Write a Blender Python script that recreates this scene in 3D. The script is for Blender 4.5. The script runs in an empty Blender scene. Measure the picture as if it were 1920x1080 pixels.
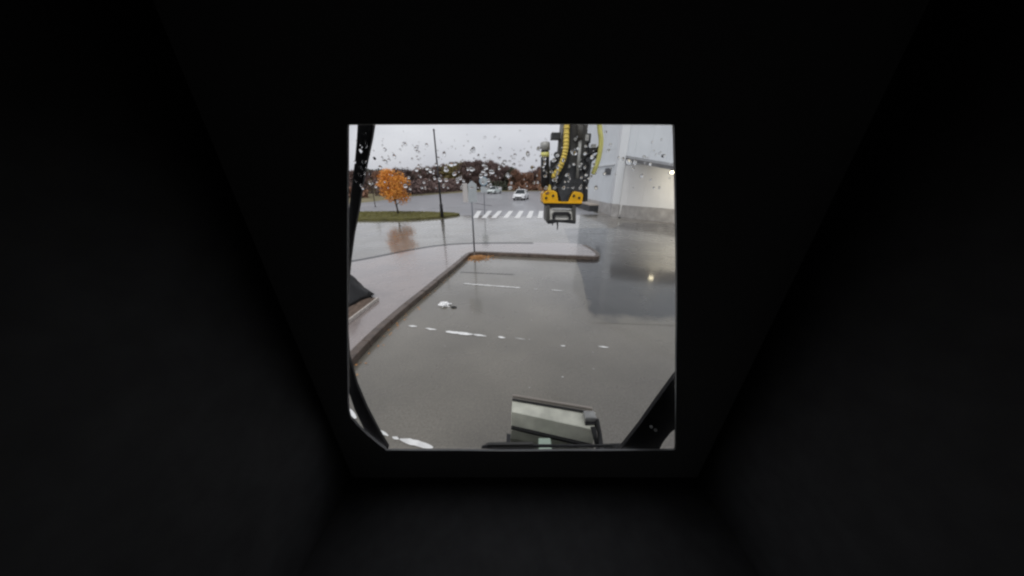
import bpy, bmesh, math, random
from mathutils import Vector, Matrix
R = math.radians
rng = random.Random(7)
scene = bpy.context.scene
col = scene.collection

# ---------------------------------------------------------------- camera
EYE = Vector((0, 0, 2.9)); F = 500.0; PITCH = math.atan(204 / F)      # pixels of the 1920-wide photograph
cam = bpy.data.cameras.new('camera'); cam_o = bpy.data.objects.new('camera', cam); col.objects.link(cam_o)
cam.sensor_width = 36; cam.lens = 36 * F / 1920; cam.clip_start = .02; cam.clip_end = 3000
cam_o.location = EYE; cam_o.rotation_euler = (math.pi / 2 - PITCH, 0, 0)
scene.camera = cam_o
# ---------------------------------------------------------------- sky, sun, exposure
w = bpy.data.worlds.new('World'); scene.world = w; w.use_nodes = True
nt = w.node_tree; nt.nodes.clear()
out = nt.nodes.new('ShaderNodeOutputWorld'); bg = nt.nodes.new('ShaderNodeBackground')
sky = nt.nodes.new('ShaderNodeTexSky'); sky.sky_type = 'NISHITA'; sky.sun_disc = False
SUN_EL, SUN_AZ = 52, 200
sky.sun_elevation = R(SUN_EL); sky.sun_rotation = R(SUN_AZ); sky.air_density = 1.0; sky.dust_density = 4.0
hs = nt.nodes.new('ShaderNodeHueSaturation'); hs.inputs['Saturation'].default_value = .13
mixc = nt.nodes.new('ShaderNodeMix'); mixc.data_type = 'RGBA'; mixc.inputs['Factor'].default_value = .72
tc = nt.nodes.new('ShaderNodeTexCoord'); nz = nt.nodes.new('ShaderNodeTexNoise')
nz.inputs['Scale'].default_value = 2.2; nz.inputs['Detail'].default_value = 5
cr = nt.nodes.new('ShaderNodeValToRGB')
cr.color_ramp.elements[0].position = .3; cr.color_ramp.elements[0].color = (5.6, 5.6, 6.2, 1)
cr.color_ramp.elements[1].position = .75; cr.color_ramp.elements[1].color = (8.0, 7.95, 8.35, 1)
mp = nt.nodes.new('ShaderNodeMapping'); mp.inputs['Scale'].default_value = (1, 1, 2.5)
nt.links.new(tc.outputs['Generated'], mp.inputs['Vector']); nt.links.new(mp.outputs['Vector'], nz.inputs['Vector'])
nt.links.new(nz.outputs['Fac'], cr.inputs['Fac'])
nt.links.new(sky.outputs['Color'], hs.inputs['Color']); nt.links.new(hs.outputs['Color'], mixc.inputs['A'])
nt.links.new(cr.outputs['Color'], mixc.inputs['B']); nt.links.new(mixc.outputs['Result'], bg.inputs['Color'])
bg.inputs['Strength'].default_value = .101
nt.links.new(bg.outputs['Background'], out.inputs['Surface'])
sl = bpy.data.lights.new('sun', 'SUN'); sl.energy = .8; sl.angle = R(30); sl.color = (1, .97, .93)
so = bpy.data.objects.new('sun', sl); col.objects.link(so); so.location = (0, -20, 40)
sd = Vector((math.sin(R(SUN_AZ)) * math.cos(R(SUN_EL)), math.cos(R(SUN_AZ)) * math.cos(R(SUN_EL)), math.sin(R(SUN_EL))))
so.rotation_euler = sd.to_track_quat('Z', 'Y').to_euler()
scene.view_settings.view_transform = 'Standard'; scene.view_settings.look = 'None'
scene.view_settings.gamma = 1; scene.view_settings.use_curve_mapping = False
scene.view_settings.exposure = 0.3
scene.render.engine = 'CYCLES'
scene.cycles.filter_width = 2.3; scene.cycles.use_denoising = True
scene.cycles.transparent_max_bounces = 24; scene.cycles.transmission_bounces = 10; scene.cycles.max_bounces = 14
scene.cycles.sample_clamp_indirect = 6

# ---------------------------------------------------------------- helpers
def ray(px, py):
    xc, yc = (px - 960) / F, (540 - py) / F
    c, s = math.cos(PITCH), math.sin(PITCH)
    return Vector((xc, c + yc * s, -s + yc * c))
def ground(px, py, z=0.0):
    d = ray(px, py); t = (z - EYE.z) / d.z
    return EYE + d * t
def atY(px, py, y):
    d = ray(px, py); return EYE + d * (y / d.y)

MATS = {}
def mat(name, color, rough=.6, metal=0, noise=0.0, nscale=8, bump=0.0, bscale=60, spec=.5, coat=0, color2=None, rough2=None, rscale=1.2, emit=None, estr=0, ior=1.45, fine=0.0):
    if name in MATS: return MATS[name]
    m = bpy.data.materials.new(name); m.use_nodes = True; n = m.node_tree; p = n.nodes['Principled BSDF']
    p.inputs['Base Color'].default_value = (*color, 1); p.inputs['Roughness'].default_value = rough
    p.inputs['Metallic'].default_value = metal; p.inputs['Specular IOR Level'].default_value = spec
    p.inputs['Coat Weight'].default_value = coat; p.inputs['Coat Roughness'].default_value = .085; p.inputs['Coat IOR'].default_value = 1.38; p.inputs['IOR'].default_value = ior
    t = n.nodes.new('ShaderNodeTexCoord')
    if noise or color2:
        q = n.nodes.new('ShaderNodeTexNoise'); q.inputs['Scale'].default_value = nscale; q.inputs['Detail'].default_value = 6
        n.links.new(t.outputs['Object'], q.inputs['Vector'])
        r = n.nodes.new('ShaderNodeValToRGB'); c2 = color2 or tuple(x * (1 + noise) for x in color)
        r.color_ramp.elements[0].position = .32; r.color_ramp.elements[1].position = .68
        r.color_ramp.elements[0].color = (*(color if color2 else tuple(x * (1 - noise) for x in color)), 1)
        r.color_ramp.elements[1].color = (*c2, 1)
        n.links.new(q.outputs['Fac'], r.inputs['Fac']); n.links.new(r.outputs['Color'], p.inputs['Base Color'])
        if fine:                                     # aggregate / grit speckle
            q2 = n.nodes.new('ShaderNodeTexNoise'); q2.inputs['Scale'].default_value = 34; q2.inputs['Detail'].default_value = 8; q2.inputs['Roughness'].default_value = .75
            n.links.new(t.outputs['Object'], q2.inputs['Vector']); mr_ = n.nodes.new('ShaderNodeMapRange'); mr_.inputs['From Min'].default_value = .3; mr_.inputs['From Max'].default_value = .7
            mr_.inputs['To Min'].default_value = 1 - fine; mr_.inputs['To Max'].default_value = 1 + fine; n.links.new(q2.outputs['Fac'], mr_.inputs['Value'])
            vm = n.nodes.new('ShaderNodeVectorMath'); vm.operation = 'SCALE'; n.links.new(r.outputs['Color'], vm.inputs[0]); n.links.new(mr_.outputs['Result'], vm.inputs['Scale'])
            n.links.new(vm.outputs['Vector'], p.inputs['Base Color'])
    if rough2 is not None:
        q = n.nodes.new('ShaderNodeTexNoise'); q.inputs['Scale'].default_value = rscale; q.inputs['Detail'].default_value = 5
        n.links.new(t.outputs['Object'], q.inputs['Vector'])
        r = n.nodes.new('ShaderNodeMapRange'); r.inputs['From Min'].default_value = .38; r.inputs['From Max'].default_value = .62
        r.inputs['To Min'].default_value = rough; r.inputs['To Max'].default_value = rough2
        n.links.new(q.outputs['Fac'], r.inputs['Value']); n.links.new(r.outputs['Result'], p.inputs['Roughness'])
    if bump:
        q = n.nodes.new('ShaderNodeTexNoise'); q.inputs['Scale'].default_value = bscale; q.inputs['Detail'].default_value = 3
        n.links.new(t.outputs['Object'], q.inputs['Vector'])
        b = n.nodes.new('ShaderNodeBump'); b.inputs['Strength'].default_value = bump; b.inputs['Distance'].default_value = .01
        n.links.new(q.outputs['Fac'], b.inputs['Height']); n.links.new(b.outputs['Normal'], p.inputs['Normal'])
    if emit:
        p.inputs['Emission Color'].default_value = (*emit, 1); p.inputs['Emission Strength'].default_value = estr
    MATS[name] = m; return m

def glass_mat(name, fres=.04, tint=(.97, .98, .98)):
    m = bpy.data.materials.new(name); m.use_nodes = True; n = m.node_tree; n.nodes.clear()
    o = n.nodes.new('ShaderNodeOutputMaterial'); mx = n.nodes.new('ShaderNodeMixShader'); tr = n.nodes.new('ShaderNodeBsdfTransparent')
    gl = n.nodes.new('ShaderNodeBsdfGlossy'); lw = n.nodes.new('ShaderNodeLayerWeight'); lw.inputs['Blend'].default_value = .5
    pw = n.nodes.new('ShaderNodeMath'); pw.operation = 'POWER'; pw.inputs[1].default_value = 5; n.links.new(lw.outputs['Facing'], pw.inputs[0])
    fr = n.nodes.new('ShaderNodeMath'); fr.operation = 'MULTIPLY_ADD'; fr.inputs[1].default_value = .9; fr.inputs[2].default_value = .02; n.links.new(pw.outputs[0], fr.inputs[0])
    tr.inputs['Color'].default_value = (*tint, 1); gl.inputs['Roughness'].default_value = .02
    n.links.new(fr.outputs[0], mx.inputs[0]); n.links.new(tr.outputs[0], mx.inputs[1]); n.links.new(gl.outputs[0], mx.inputs[2])
    n.links.new(mx.outputs[0], o.inputs[0]); MATS[name] = m; return m
def drop_mat():
    m = bpy.data.materials.new('water_drop'); m.use_nodes = True; n = m.node_tree; n.nodes.clear()
    o = n.nodes.new('ShaderNodeOutputMaterial'); g = n.nodes.new('ShaderNodeBsdfGlass'); g.inputs['IOR'].default_value = 1.33; g.inputs['Roughness'].default_value = .0
    n.links.new(g.outputs[0], o.inputs[0]); return m

def tag(o, label=None, cat=None, group=None, kind=None):
    if label: o['label'] = label
    if cat: o['category'] = cat
    if group: o['group'] = group
    if kind: o['kind'] = kind
    return o
def empty(name, loc, label, cat, group=None, rz=0):
    o = bpy.data.objects.new(name, None); col.objects.link(o); o.location = loc; o.rotation_euler[2] = rz
    o.empty_display_size = .3
    return tag(o, label, cat, group)
def copy_tree(o, parent=None):
    c = o.copy(); col.objects.link(c); c.parent = parent
    for ch in [x for x in o.children]: copy_tree(ch, c)
    return c

class MB:
    def __init__(s): s.v = []; s.f = []; s.sm = []
    def add(s, vs, fs, smooth=False):
        b = len(s.v); s.v += [tuple(x) for x in vs]; s.f += [tuple(i + b for i in f) for f in fs]; s.sm += [smooth] * len(fs); return s
    def box(s, lo, hi, M=None):
        x0, y0, z0 = lo; x1, y1, z1 = hi
        vs = [Vector(p) for p in ((x0,y0,z0),(x1,y0,z0),(x1,y1,z0),(x0,y1,z0),(x0,y0,z1),(x1,y0,z1),(x1,y1,z1),(x0,y1,z1))]
        if M: vs = [M @ p for p in vs]
        return s.add(vs, [(0,3,2,1),(4,5,6,7),(0,1,5,4),(1,2,6,5),(2,3,7,6),(3,0,4,7)])
    def tube(s, pts, rad, n=10, cap=True, smooth=True):
        pts = [Vector(p) for p in pts]; rads = rad if isinstance(rad, (list, tuple)) else [rad] * len(pts)
        vs = []; fs = []; up = None
        for i, p in enumerate(pts):
            t = (pts[min(i + 1, len(pts) - 1)] - pts[max(i - 1, 0)]).normalized()
            if up is None: up = t.orthogonal().normalized()
            a = (up - t * up.dot(t)).normalized(); up = a; b = t.cross(a)
            for k in range(n):
                g = 2 * math.pi * k / n; vs.append(p + (a * math.cos(g) + b * math.sin(g)) * rads[i])
        for i in range(len(pts) - 1):
            for k in range(n):
                fs.append((i*n+k, i*n+(k+1)%n, (i+1)*n+(k+1)%n, (i+1)*n+k))
        s.add(vs, fs, smooth)
        if cap:
            m = len(pts) - 1; b0 = len(s.v) - len(vs)
            s.f += [tuple(b0 + k for k in range(n))[::-1], tuple(b0 + m*n + k for k in range(n))]; s.sm += [False, False]
        return s
    def prism(s, poly, d):                      # planar polygon (3-D points) pushed along vector d
        n = len(poly); d = Vector(d); A = [Vector(p) for p in poly]; B = [p + d for p in A]
        fs = [tuple(range(n))[::-1], tuple(range(n, 2 * n))] + [(i, (i+1) % n, (i+1) % n + n, i + n) for i in range(n)]
        return s.add(A + B, fs)
    def build(s, name, m, parent=None, origin=None, smooth=None, bevel=0, local=False):
        o0 = Vector((0, 0, 0))
        if parent is not None and not local:
            r = parent
            while r.parent: r = r.parent
            o0 = Vector(r.location)
        elif origin is not None: o0 = Vector(origin)
        me = bpy.data.meshes.new(name); me.from_pydata([Vector(p) - o0 for p in s.v], [], s.f)
        for p, q in zip(me.polygons, s.sm): p.use_smooth = q if smooth is None else smooth
        bm = bmesh.new(); bm.from_mesh(me); bmesh.ops.recalc_face_normals(bm, faces=bm.faces); bm.to_mesh(me); bm.free()
        me.materials.append(m)
        o = bpy.data.objects.new(name, me); col.objects.link(o)
        if parent is not None: o.parent = parent
        elif origin is not None: o.location = origin
        if bevel:
            b = o.modifiers.new('bevel', 'BEVEL'); b.width = bevel; b.segments = 2; b.limit_method = 'ANGLE'
        return o
def P2(pts, z): return [Vector((x, y, z)) for x, y in pts]
def catmull(pts, n=6):
    pts = [Vector(p) for p in pts]; res = []
    for i in range(len(pts) - 1):
        a, b, c, d = pts[max(i-1,0)], pts[i], pts[i+1], pts[min(i+2, len(pts)-1)]
        for k in range(n):
            t = k / n
            res.append(.5 * ((2*b) + (c-a)*t + (2*a-5*b+4*c-d)*t*t + (3*b-a-3*c+d)*t*t*t))
    res.append(pts[-1]); return res

# ---------------------------------------------------------------- materials
ASPH = mat('wet_asphalt', (.108, .098, .078), rough=.22, rough2=.36, rscale=.6, color2=(.178, .162, .132), nscale=.5, bump=.12, bscale=70, ior=1.6, fine=.45, coat=1.0)
LANE = mat('fresh_asphalt_reflection', (.012, .012, .0125), rough=.22, rough2=.36, rscale=.6, color2=(.028, .027, .026), nscale=.5, bump=.12, bscale=70, ior=1.6, fine=.4, coat=1.0)
n_ = LANE.node_tree; p_ = n_.nodes['Principled BSDF']; src = p_.inputs['Base Color'].links[0].from_socket       # the dark tone, hall's reflection included, fades out along its near edge
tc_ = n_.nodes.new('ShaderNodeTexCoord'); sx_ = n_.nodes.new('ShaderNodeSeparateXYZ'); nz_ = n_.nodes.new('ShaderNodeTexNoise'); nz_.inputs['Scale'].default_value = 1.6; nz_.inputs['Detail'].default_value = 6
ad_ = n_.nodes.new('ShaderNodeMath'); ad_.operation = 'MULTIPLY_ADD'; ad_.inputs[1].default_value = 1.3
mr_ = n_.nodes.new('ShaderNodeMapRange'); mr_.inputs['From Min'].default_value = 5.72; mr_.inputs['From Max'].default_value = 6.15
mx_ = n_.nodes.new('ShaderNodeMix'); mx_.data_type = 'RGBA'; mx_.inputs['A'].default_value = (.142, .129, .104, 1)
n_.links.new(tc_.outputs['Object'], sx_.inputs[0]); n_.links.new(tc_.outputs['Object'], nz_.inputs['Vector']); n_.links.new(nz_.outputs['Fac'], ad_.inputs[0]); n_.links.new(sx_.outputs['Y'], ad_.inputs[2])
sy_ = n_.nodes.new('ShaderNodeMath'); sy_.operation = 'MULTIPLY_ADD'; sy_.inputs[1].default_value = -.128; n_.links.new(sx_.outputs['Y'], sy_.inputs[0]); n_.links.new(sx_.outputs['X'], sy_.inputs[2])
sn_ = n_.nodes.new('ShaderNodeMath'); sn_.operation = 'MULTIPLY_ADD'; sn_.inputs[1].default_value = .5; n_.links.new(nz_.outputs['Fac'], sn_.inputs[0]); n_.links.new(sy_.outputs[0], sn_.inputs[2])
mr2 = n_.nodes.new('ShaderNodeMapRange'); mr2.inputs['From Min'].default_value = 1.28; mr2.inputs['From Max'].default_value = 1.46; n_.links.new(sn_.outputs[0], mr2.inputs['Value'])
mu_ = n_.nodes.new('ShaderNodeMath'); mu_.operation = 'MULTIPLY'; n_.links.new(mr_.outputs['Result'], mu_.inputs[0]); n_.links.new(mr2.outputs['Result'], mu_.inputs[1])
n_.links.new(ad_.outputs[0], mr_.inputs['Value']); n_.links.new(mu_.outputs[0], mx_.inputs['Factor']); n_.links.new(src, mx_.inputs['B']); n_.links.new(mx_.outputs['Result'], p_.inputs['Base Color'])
PAVE = mat('wet_pavement', (.20, .17, .16), rough=.14, rough2=.34, rscale=.9, color2=(.31, .265, .25), nscale=.9, bump=.12, bscale=60, ior=1.6, fine=.3, coat=1.0)
KERB = mat('kerb_stone', (.095, .072, .058), rough=.3, noise=.35, nscale=6, bump=.3, bscale=50)
GRASSB = mat('grass_soil', (.12, .11, .035), rough=.9, noise=.35, nscale=1.5)
GRASS = mat('grass_blade', (.17, .16, .045), rough=.7, noise=.3, nscale=1.2)
PAINT = mat('road_paint', (.78, .78, .77), rough=.35, noise=.12, nscale=9)
DARKPATCH = mat('tar_seam', (.02, .02, .021), rough=.2)  # tar seams; also paints the shade strip on the pavement edge
CLAD = mat('pale_cladding', (.66, .69, .72), rough=.45, noise=.05, nscale=.6)
CLAD2 = mat('annex_render', (.80, .80, .80), rough=.5, noise=.05, nscale=.7)
TRIM = mat('pale_trim', (.70, .72, .74), rough=.4)
PLINTH = mat('concrete_plinth', (.40, .385, .375), rough=.6, noise=.2, nscale=2, bump=.3, bscale=30)
ROOF = mat('roof_metal', (.16, .16, .165), rough=.45, noise=.2, nscale=3)
SOFFIT = mat('soffit', (.20, .17, .155), rough=.7, noise=.15, nscale=3)
BLACK = mat('black_paint', (.018, .018, .02), rough=.4, noise=.3, nscale=9)
LINING = mat('cab_lining', (.045, .045, .046), rough=.85, noise=.15, nscale=14)
CHAR = mat('charcoal_paint', (.07, .068, .062), rough=.42, noise=.3, nscale=7)
STEEL = mat('grey_steel', (.34, .34, .325), rough=.42, metal=.25, noise=.25, nscale=10)
STEELD = mat('dark_steel', (.05, .052, .055), rough=.4, metal=.3, noise=.3, nscale=10)
YEL = mat('yellow_paint', (.80, .43, .008), rough=.38, noise=.12, nscale=9)
HOSEY = mat('yellow_hose_guard', (.74, .56, .12), rough=.45, noise=.15, nscale=20)
HOSEG = mat('yellow_green_hose', (.66, .63, .20), rough=.4, noise=.1, nscale=12)
BROWN = mat('brown_rust', (.20, .10, .05), rough=.6, noise=.4, nscale=15)
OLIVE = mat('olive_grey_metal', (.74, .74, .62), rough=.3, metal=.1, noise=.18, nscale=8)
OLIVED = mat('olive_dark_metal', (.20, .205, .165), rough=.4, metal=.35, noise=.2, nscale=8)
TAGG = mat('pale_green_plastic', (.50, .62, .50), rough=.5)
RUBBER = mat('rubber', (.02, .02, .02), rough=.7, noise=.2, nscale=20)
WHITEC = mat('white_car_paint', (.78, .79, .80), rough=.25, coat=.6)
PALEC = mat('pale_green_car_paint', (.62, .68, .66), rough=.28, coat=.5)
CGLASS = mat('car_glass', (.02, .025, .028), rough=.06)
RIM = mat('wheel_rim', (.35, .35, .36), rough=.35, metal=.7)
HEADL = mat('headlamp', (.75, .76, .78), rough=.1)
TAILL = mat('tail_lamp', (.30, .02, .02), rough=.25)
SIGNB = mat('sign_back', (.38, .41, .43), rough=.4, noise=.06, nscale=6)
SIGNW = mat('sign_pale', (.48, .46, .45), rough=.4)
SIGNBL = mat('sign_blue', (.25, .36, .45), rough=.35)
GALV = mat('galvanised', (.20, .21, .23), rough=.4, metal=.4)
BARK = mat('bark', (.055, .042, .034), rough=.9, noise=.3, nscale=12)
LEAF_O = mat('orange_leaf', (.60, .19, .02), rough=.6, color2=(.76, .36, .06), nscale=5)
LEAF_P = mat('plum_twig', (.12, .078, .074), rough=.8, color2=(.20, .135, .12), nscale=1.2)
LEAF_R = mat('russet_leaf', (.21, .105, .07), rough=.8, color2=(.30, .165, .105), nscale=1.4)
LEAF_OL = mat('olive_leaf', (.15, .12, .045), rough=.8, color2=(.22, .175, .065), nscale=1.2)
LEAF_G = mat('dark_green_leaf', (.04, .045, .032), rough=.7, color2=(.08, .085, .05), nscale=1.4)
WALLP = mat('beige_concrete', (.36, .32, .28), rough=.7, noise=.12, nscale=2)
PLASTW = mat('white_scrap', (.82, .82, .82), rough=.3)
TARP = mat('black_sheet', (.014, .014, .015), rough=.45, noise=.3, nscale=7)
SOIL = mat('brown_soil', (.12, .085, .065), rough=.9, noise=.4, nscale=15, bump=.4, bscale=25)
EDGE = mat('pale_edging', (.50, .46, .42), rough=.55, noise=.15, nscale=10)
GLASS = glass_mat('cab_glass')

# ================================================================ SETTING
g = MB()
g.add(P2([(-700, -300), (700, -300), (700, 1200), (-700, 1200)], 0), [(0, 1, 2, 3)])
ground_o = tag(g.build('car_park_ground', ASPH), kind='structure')

# raised pavement: along the left of the bays and across their far end
inner = [(-2.72, -3), (-2.70, 3.0), (-2.66, 4.4), (-2.52, 5.6), (-2.33, 6.7), (-2.05, 8.4), (-1.80, 10.0)]
corner = [(-1.74, 10.4), (-1.62, 10.62), (-1.35, 10.70)]
front = [(0.0, 10.52), (1.6, 10.25), (3.05, 10.02)]
nose = [(3.30, 10.05), (3.46, 10.3), (3.5, 10.8), (3.42, 11.6), (3.25, 12.1), (2.9, 12.35)]
back = [(1.0, 12.55), (-1.0, 12.55), (-2.4, 12.4), (-3.6, 11.9), (-4.6, 11.0), (-6.0, 9.5), (-9, 7.2), (-16, 4.0), (-16, -3)]
PZ = .12
outline = inner + corner + front + nose + back
g = MB(); g.prism(P2(outline, .004), (0, 0, PZ - .004))
pavement = tag(g.build('pavement', PAVE), kind='structure')
# kerb stones, each its own piece, standing a little proud of the paving
kl = catmull([(x, y, 0) for x, y in inner + corner + front + nose], 8)
acc = [0]
for a, b in zip(kl, kl[1:]): acc.append(acc[-1] + (b - a).length)
def on_kerb(s_):
    s_ = max(0, min(acc[-1] - 1e-4, s_))
    for i in range(len(acc) - 1):
        if acc[i + 1] >= s_:
            t = (s_ - acc[i]) / max(1e-6, acc[i + 1] - acc[i]); return kl[i].lerp(kl[i + 1], t)
s0 = 0.0; L = .8
while s0 + L < acc[-1]:
    stn = [on_kerb(s0 + .006 + (L - .012) * k / 4) for k in range(5)]
    lo = []; hi = []
    for k, p in enumerate(stn):
        t = (stn[min(k+1, 4)] - stn[max(k-1, 0)]).normalized(); n_ = Vector((t.y, -t.x, 0))
        lo.append(p + n_ * .035); hi.append(p - n_ * .13)
    m = MB(); zt = PZ + .012 + rng.uniform(-.003, .004)
    poly = [Vector((p.x, p.y, .002)) for p in lo] + [Vector((p.x, p.y, .002)) for p in reversed(hi)]
    m.prism(poly, (0, 0, zt))
    m.build('kerb_stone', KERB, pavement, bevel=.012); s0 += L
# dark strip painting in the kerb-drop shade along the pavement's far edge
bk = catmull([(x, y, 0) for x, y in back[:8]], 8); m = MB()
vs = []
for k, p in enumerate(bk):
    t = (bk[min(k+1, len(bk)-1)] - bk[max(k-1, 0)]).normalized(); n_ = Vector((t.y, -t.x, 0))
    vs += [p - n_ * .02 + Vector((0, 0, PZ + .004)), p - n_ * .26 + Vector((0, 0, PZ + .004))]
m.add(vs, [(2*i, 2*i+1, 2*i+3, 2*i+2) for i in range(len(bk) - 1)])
m.build('edge_shade_strip', DARKPATCH, pavement)

# the public road beyond: older, paler, better drained
ROADM = mat('road_asphalt', (.24, .24, .255), rough=.42, rough2=.6, rscale=.25, color2=(.33, .33, .35), nscale=.25, bump=.1, bscale=50, ior=1.5, fine=.25, coat=.25)
rd = [(-70, 21.5), (-20, 23.2), (-5, 23.8), (2, 23.4), (7.8, 24.5), (8, 34), (60, 36), (120, 82), (12, 78), (-8, 74), (-13, 66), (-20, 56), (-24, 40), (-70, 14.5)]
g = MB(); g.add(P2(rd, .0035), [tuple(range(len(rd)))]); tag(g.build('road', ROADM), kind='structure')
# darker, newer asphalt of the driving lane, the hall's dark reflection painted in
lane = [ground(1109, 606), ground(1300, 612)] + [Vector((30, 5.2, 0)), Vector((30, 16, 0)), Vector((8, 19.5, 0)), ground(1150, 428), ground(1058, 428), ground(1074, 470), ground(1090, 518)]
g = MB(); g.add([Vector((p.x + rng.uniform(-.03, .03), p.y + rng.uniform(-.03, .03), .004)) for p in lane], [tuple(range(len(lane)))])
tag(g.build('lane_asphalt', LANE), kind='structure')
# painted bay lines, worn into pieces
def strip(pa, pb, wd, name, m_, z=.008, parent=None, rag=.25, rg=rng):
    a, b = Vector((*pa, z)), Vector((*pb, z)); d = b - a; n_ = Vector((-d.y, d.x, 0)).normalized(); k = max(4, int(d.length / .05))
    L_, R_ = [], []
    for i in range(k + 1):
        e = min(1, min(i, k - i) / 2 + .3); p = a + d * (i / k)
        L_.append(p + n_ * wd * .5 * e * rg.uniform(1 - rag * 2, 1)); R_.append(p - n_ * wd * .5 * e * rg.uniform(1 - rag * 2, 1))
    q = MB(); vs = []
    for l, r in zip(L_, R_): vs += [l, r]
    q.add(vs, [(2*i, 2*i+1, 2*i+3, 2*i+2) for i in range(k)])
    return q.build(name, m_, parent)
def pstrip(pxa, pxb, wd, m_=PAINT, name='bay_line', rag=.25):
    a, b = ground(*pxa), ground(*pxb); strip((a.x, a.y), (b.x, b.y), wd, name, m_, parent=ground_o, rag=rag)
pstrip((869, 532), (976, 540), .075)
pstrip((1034, 544), (1056, 546), .06); pstrip((1000, 541.5), (1008, 542.5), .03)
for a, b, wd in (((766, 611), (782, 613), .08), ((798, 616), (818, 619), .08), ((836, 622), (888, 628), .11), ((886, 627.5), (912, 631), .07),
                 ((934, 632), (947, 634), .08), ((1051, 648.5), (1060, 649.5), .05), ((1122, 650), (1141, 652), .06), ((965, 634), (985, 637), .02)):
    pstrip(a, b, wd)
for a, b, wd in (((650, 765), (668, 785), .09), ((706, 806), (728, 818), .06), ((736, 820), (748, 824), .05), ((750, 824), (812, 840), .085)):
    pstrip(a, b, wd)
pstrip((862, 510.5), (965, 515), .04, DARKPATCH, 'tar_seam', .1)
# little worn chips of paint
for k in range(12):
    a = ground(rng.uniform(760, 1230), rng.uniform(560, 760)); s_ = rng.uniform(.006, .015)
    q = MB(); q.add([a + Vector((s_ * math.cos(t + rng.random()) * rng.uniform(.5, 1.6), s_ * math.sin(t), .004)) for t in (0, 1.2, 2.5, 3.7, 5)], [(0, 1, 2, 3, 4)])
    q.build('paint_chip', PAINT, ground_o)
# zebra crossing
for xa, xb in ((891, 899), (907, 919), (925, 938), (947, 958.5), (969, 978), (991, 997), (1012.5, 1015), (1034, 1033), (1056, 1052)):
    a, b = ground(xa, 409), ground(xb, 395.5)
    strip((a.x, a.y), (b.x, b.y), .46, 'crossing_stripe', PAINT, parent=ground_o, rag=.08)
# dark repair seams on the far road
pstrip((890, 381), (921, 386), .35, DARKPATCH, 'tar_seam', .2); pstrip((888, 392), (914, 394), .3, DARKPATCH, 'tar_seam', .2)
pstrip((800, 392), (870, 388), .12, DARKPATCH, 'tar_seam', .2)

# grass island
isl = [ground(620, 413.5), ground(700, 414), ground(780, 412.5), ground(830, 408.5), ground(856, 405), ground(862, 403.2), ground(852, 401.5), ground(800, 399.5), ground(740, 399), ground(620, 400)]
isl = [Vector((-34, isl[0].y - .3, 0))] + isl + [Vector((-34, isl[-1].y + .3, 0))]
g = MB(); g.prism([Vector((p.x, p.y, .004)) for p in isl], (0, 0, .13)); island = tag(g.build('grass_island', GRASSB), kind='structure')
def inside(p, poly):
    c = False; j = len(poly) - 1
    for i in range(len(poly)):
        a, b = poly[i], poly[j]
        if (a.y > p[1]) != (b.y > p[1]) and p[0] < (b.x - a.x) * (p[1] - a.y) / (b.y - a.y) + a.x: c = not c
        j = i
    return c
def blades(poly, n, zf, hmin, hmax, wd, box):
    q = MB(); k = 0
    while k < n:
        x, y = rng.uniform(box[0], box[1]), rng.uniform(box[2], box[3])
        if not inside((x, y), poly): continue
        a = rng.uniform(0, 6.3); h = rng.uniform(hmin, hmax); z = zf(x, y)
        dx, dy = math.cos(a) * wd, math.sin(a) * wd; lx, ly = rng.uniform(-h, h) * .6, rng.uniform(-h, h) * .6
        q.add([(x - dx, y - dy, z), (x + dx, y + dy, z), (x + lx, y + ly, z + h)], [(0, 1, 2)]); k += 1
    return q
b = blades(isl, 9000, lambda x, y: .132, .04, .13, .02, (-24, -4, 19, 28)).build('island_grass', GRASS)
tag(b, 'olive green grass on the kerbed island under the orange tree', 'grass', kind='stuff')

# far verge, gently rising, with dry grass
near_e = [(-60, 14), (-38, 22), (-22, 31), (-19.5, 39), (-18.2, 52), (-15, 60), (-10, 69), (0, 73), (12, 75), (40, 78), (120, 80)]
vs = []
for x, y in near_e:
    vs += [Vector((x, y, .01)), Vector((x - 1.0, y + 2.0, .22)), Vector((x - 3, y + 14, .35)), Vector((x - 3, y + 300, .5))]
g = MB(); g.add(vs, [(4*i+k, 4*i+4+k, 4*i+5+k, 4*i+1+k) for i in range(len(near_e) - 1) for k in range(3)], True)
VERGE = mat('dry_verge', (.17, .155, .08), rough=.95, color2=(.24, .20, .12), nscale=.6)
tag(g.build('verge', VERGE), kind='structure')

# ================================================================ BUILDING
def wall_px(px, py): return ground(px, py)
A = Vector((8.05, 32.5, 0)); B = ground(1148, 405); dB = (ground(1264, 418.5) - B).normalized()
C = B + dB * 9.5
H = 10.2
bld = empty('hall_building', (B.x, B.y, 0), 'tall pale grey metal-clad hall with a low lean-to on its right', 'building')
def wallpanel(p, q, z0, z1, name, m_, out_n, th=.06, gap=.004, parent=None):
    d = (q - p); u = d.normalized(); a = p + u * gap; b_ = q - u * gap
    mb = MB(); mb.prism([a + Vector((0, 0, z0)), b_ + Vector((0, 0, z0)), b_ + Vector((0, 0, z1)), a + Vector((0, 0, z1))], -out_n * th)
    return mb.build(name, m_, parent)
nAB = Vector((-(B - A).y, (B - A).x, 0)).normalized()
if nAB.x > 0: nAB = -nAB
nBC = Vector((dB.y, -dB.x, 0)).normalized()
if nBC.y > 0: nBC = -nBC
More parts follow.
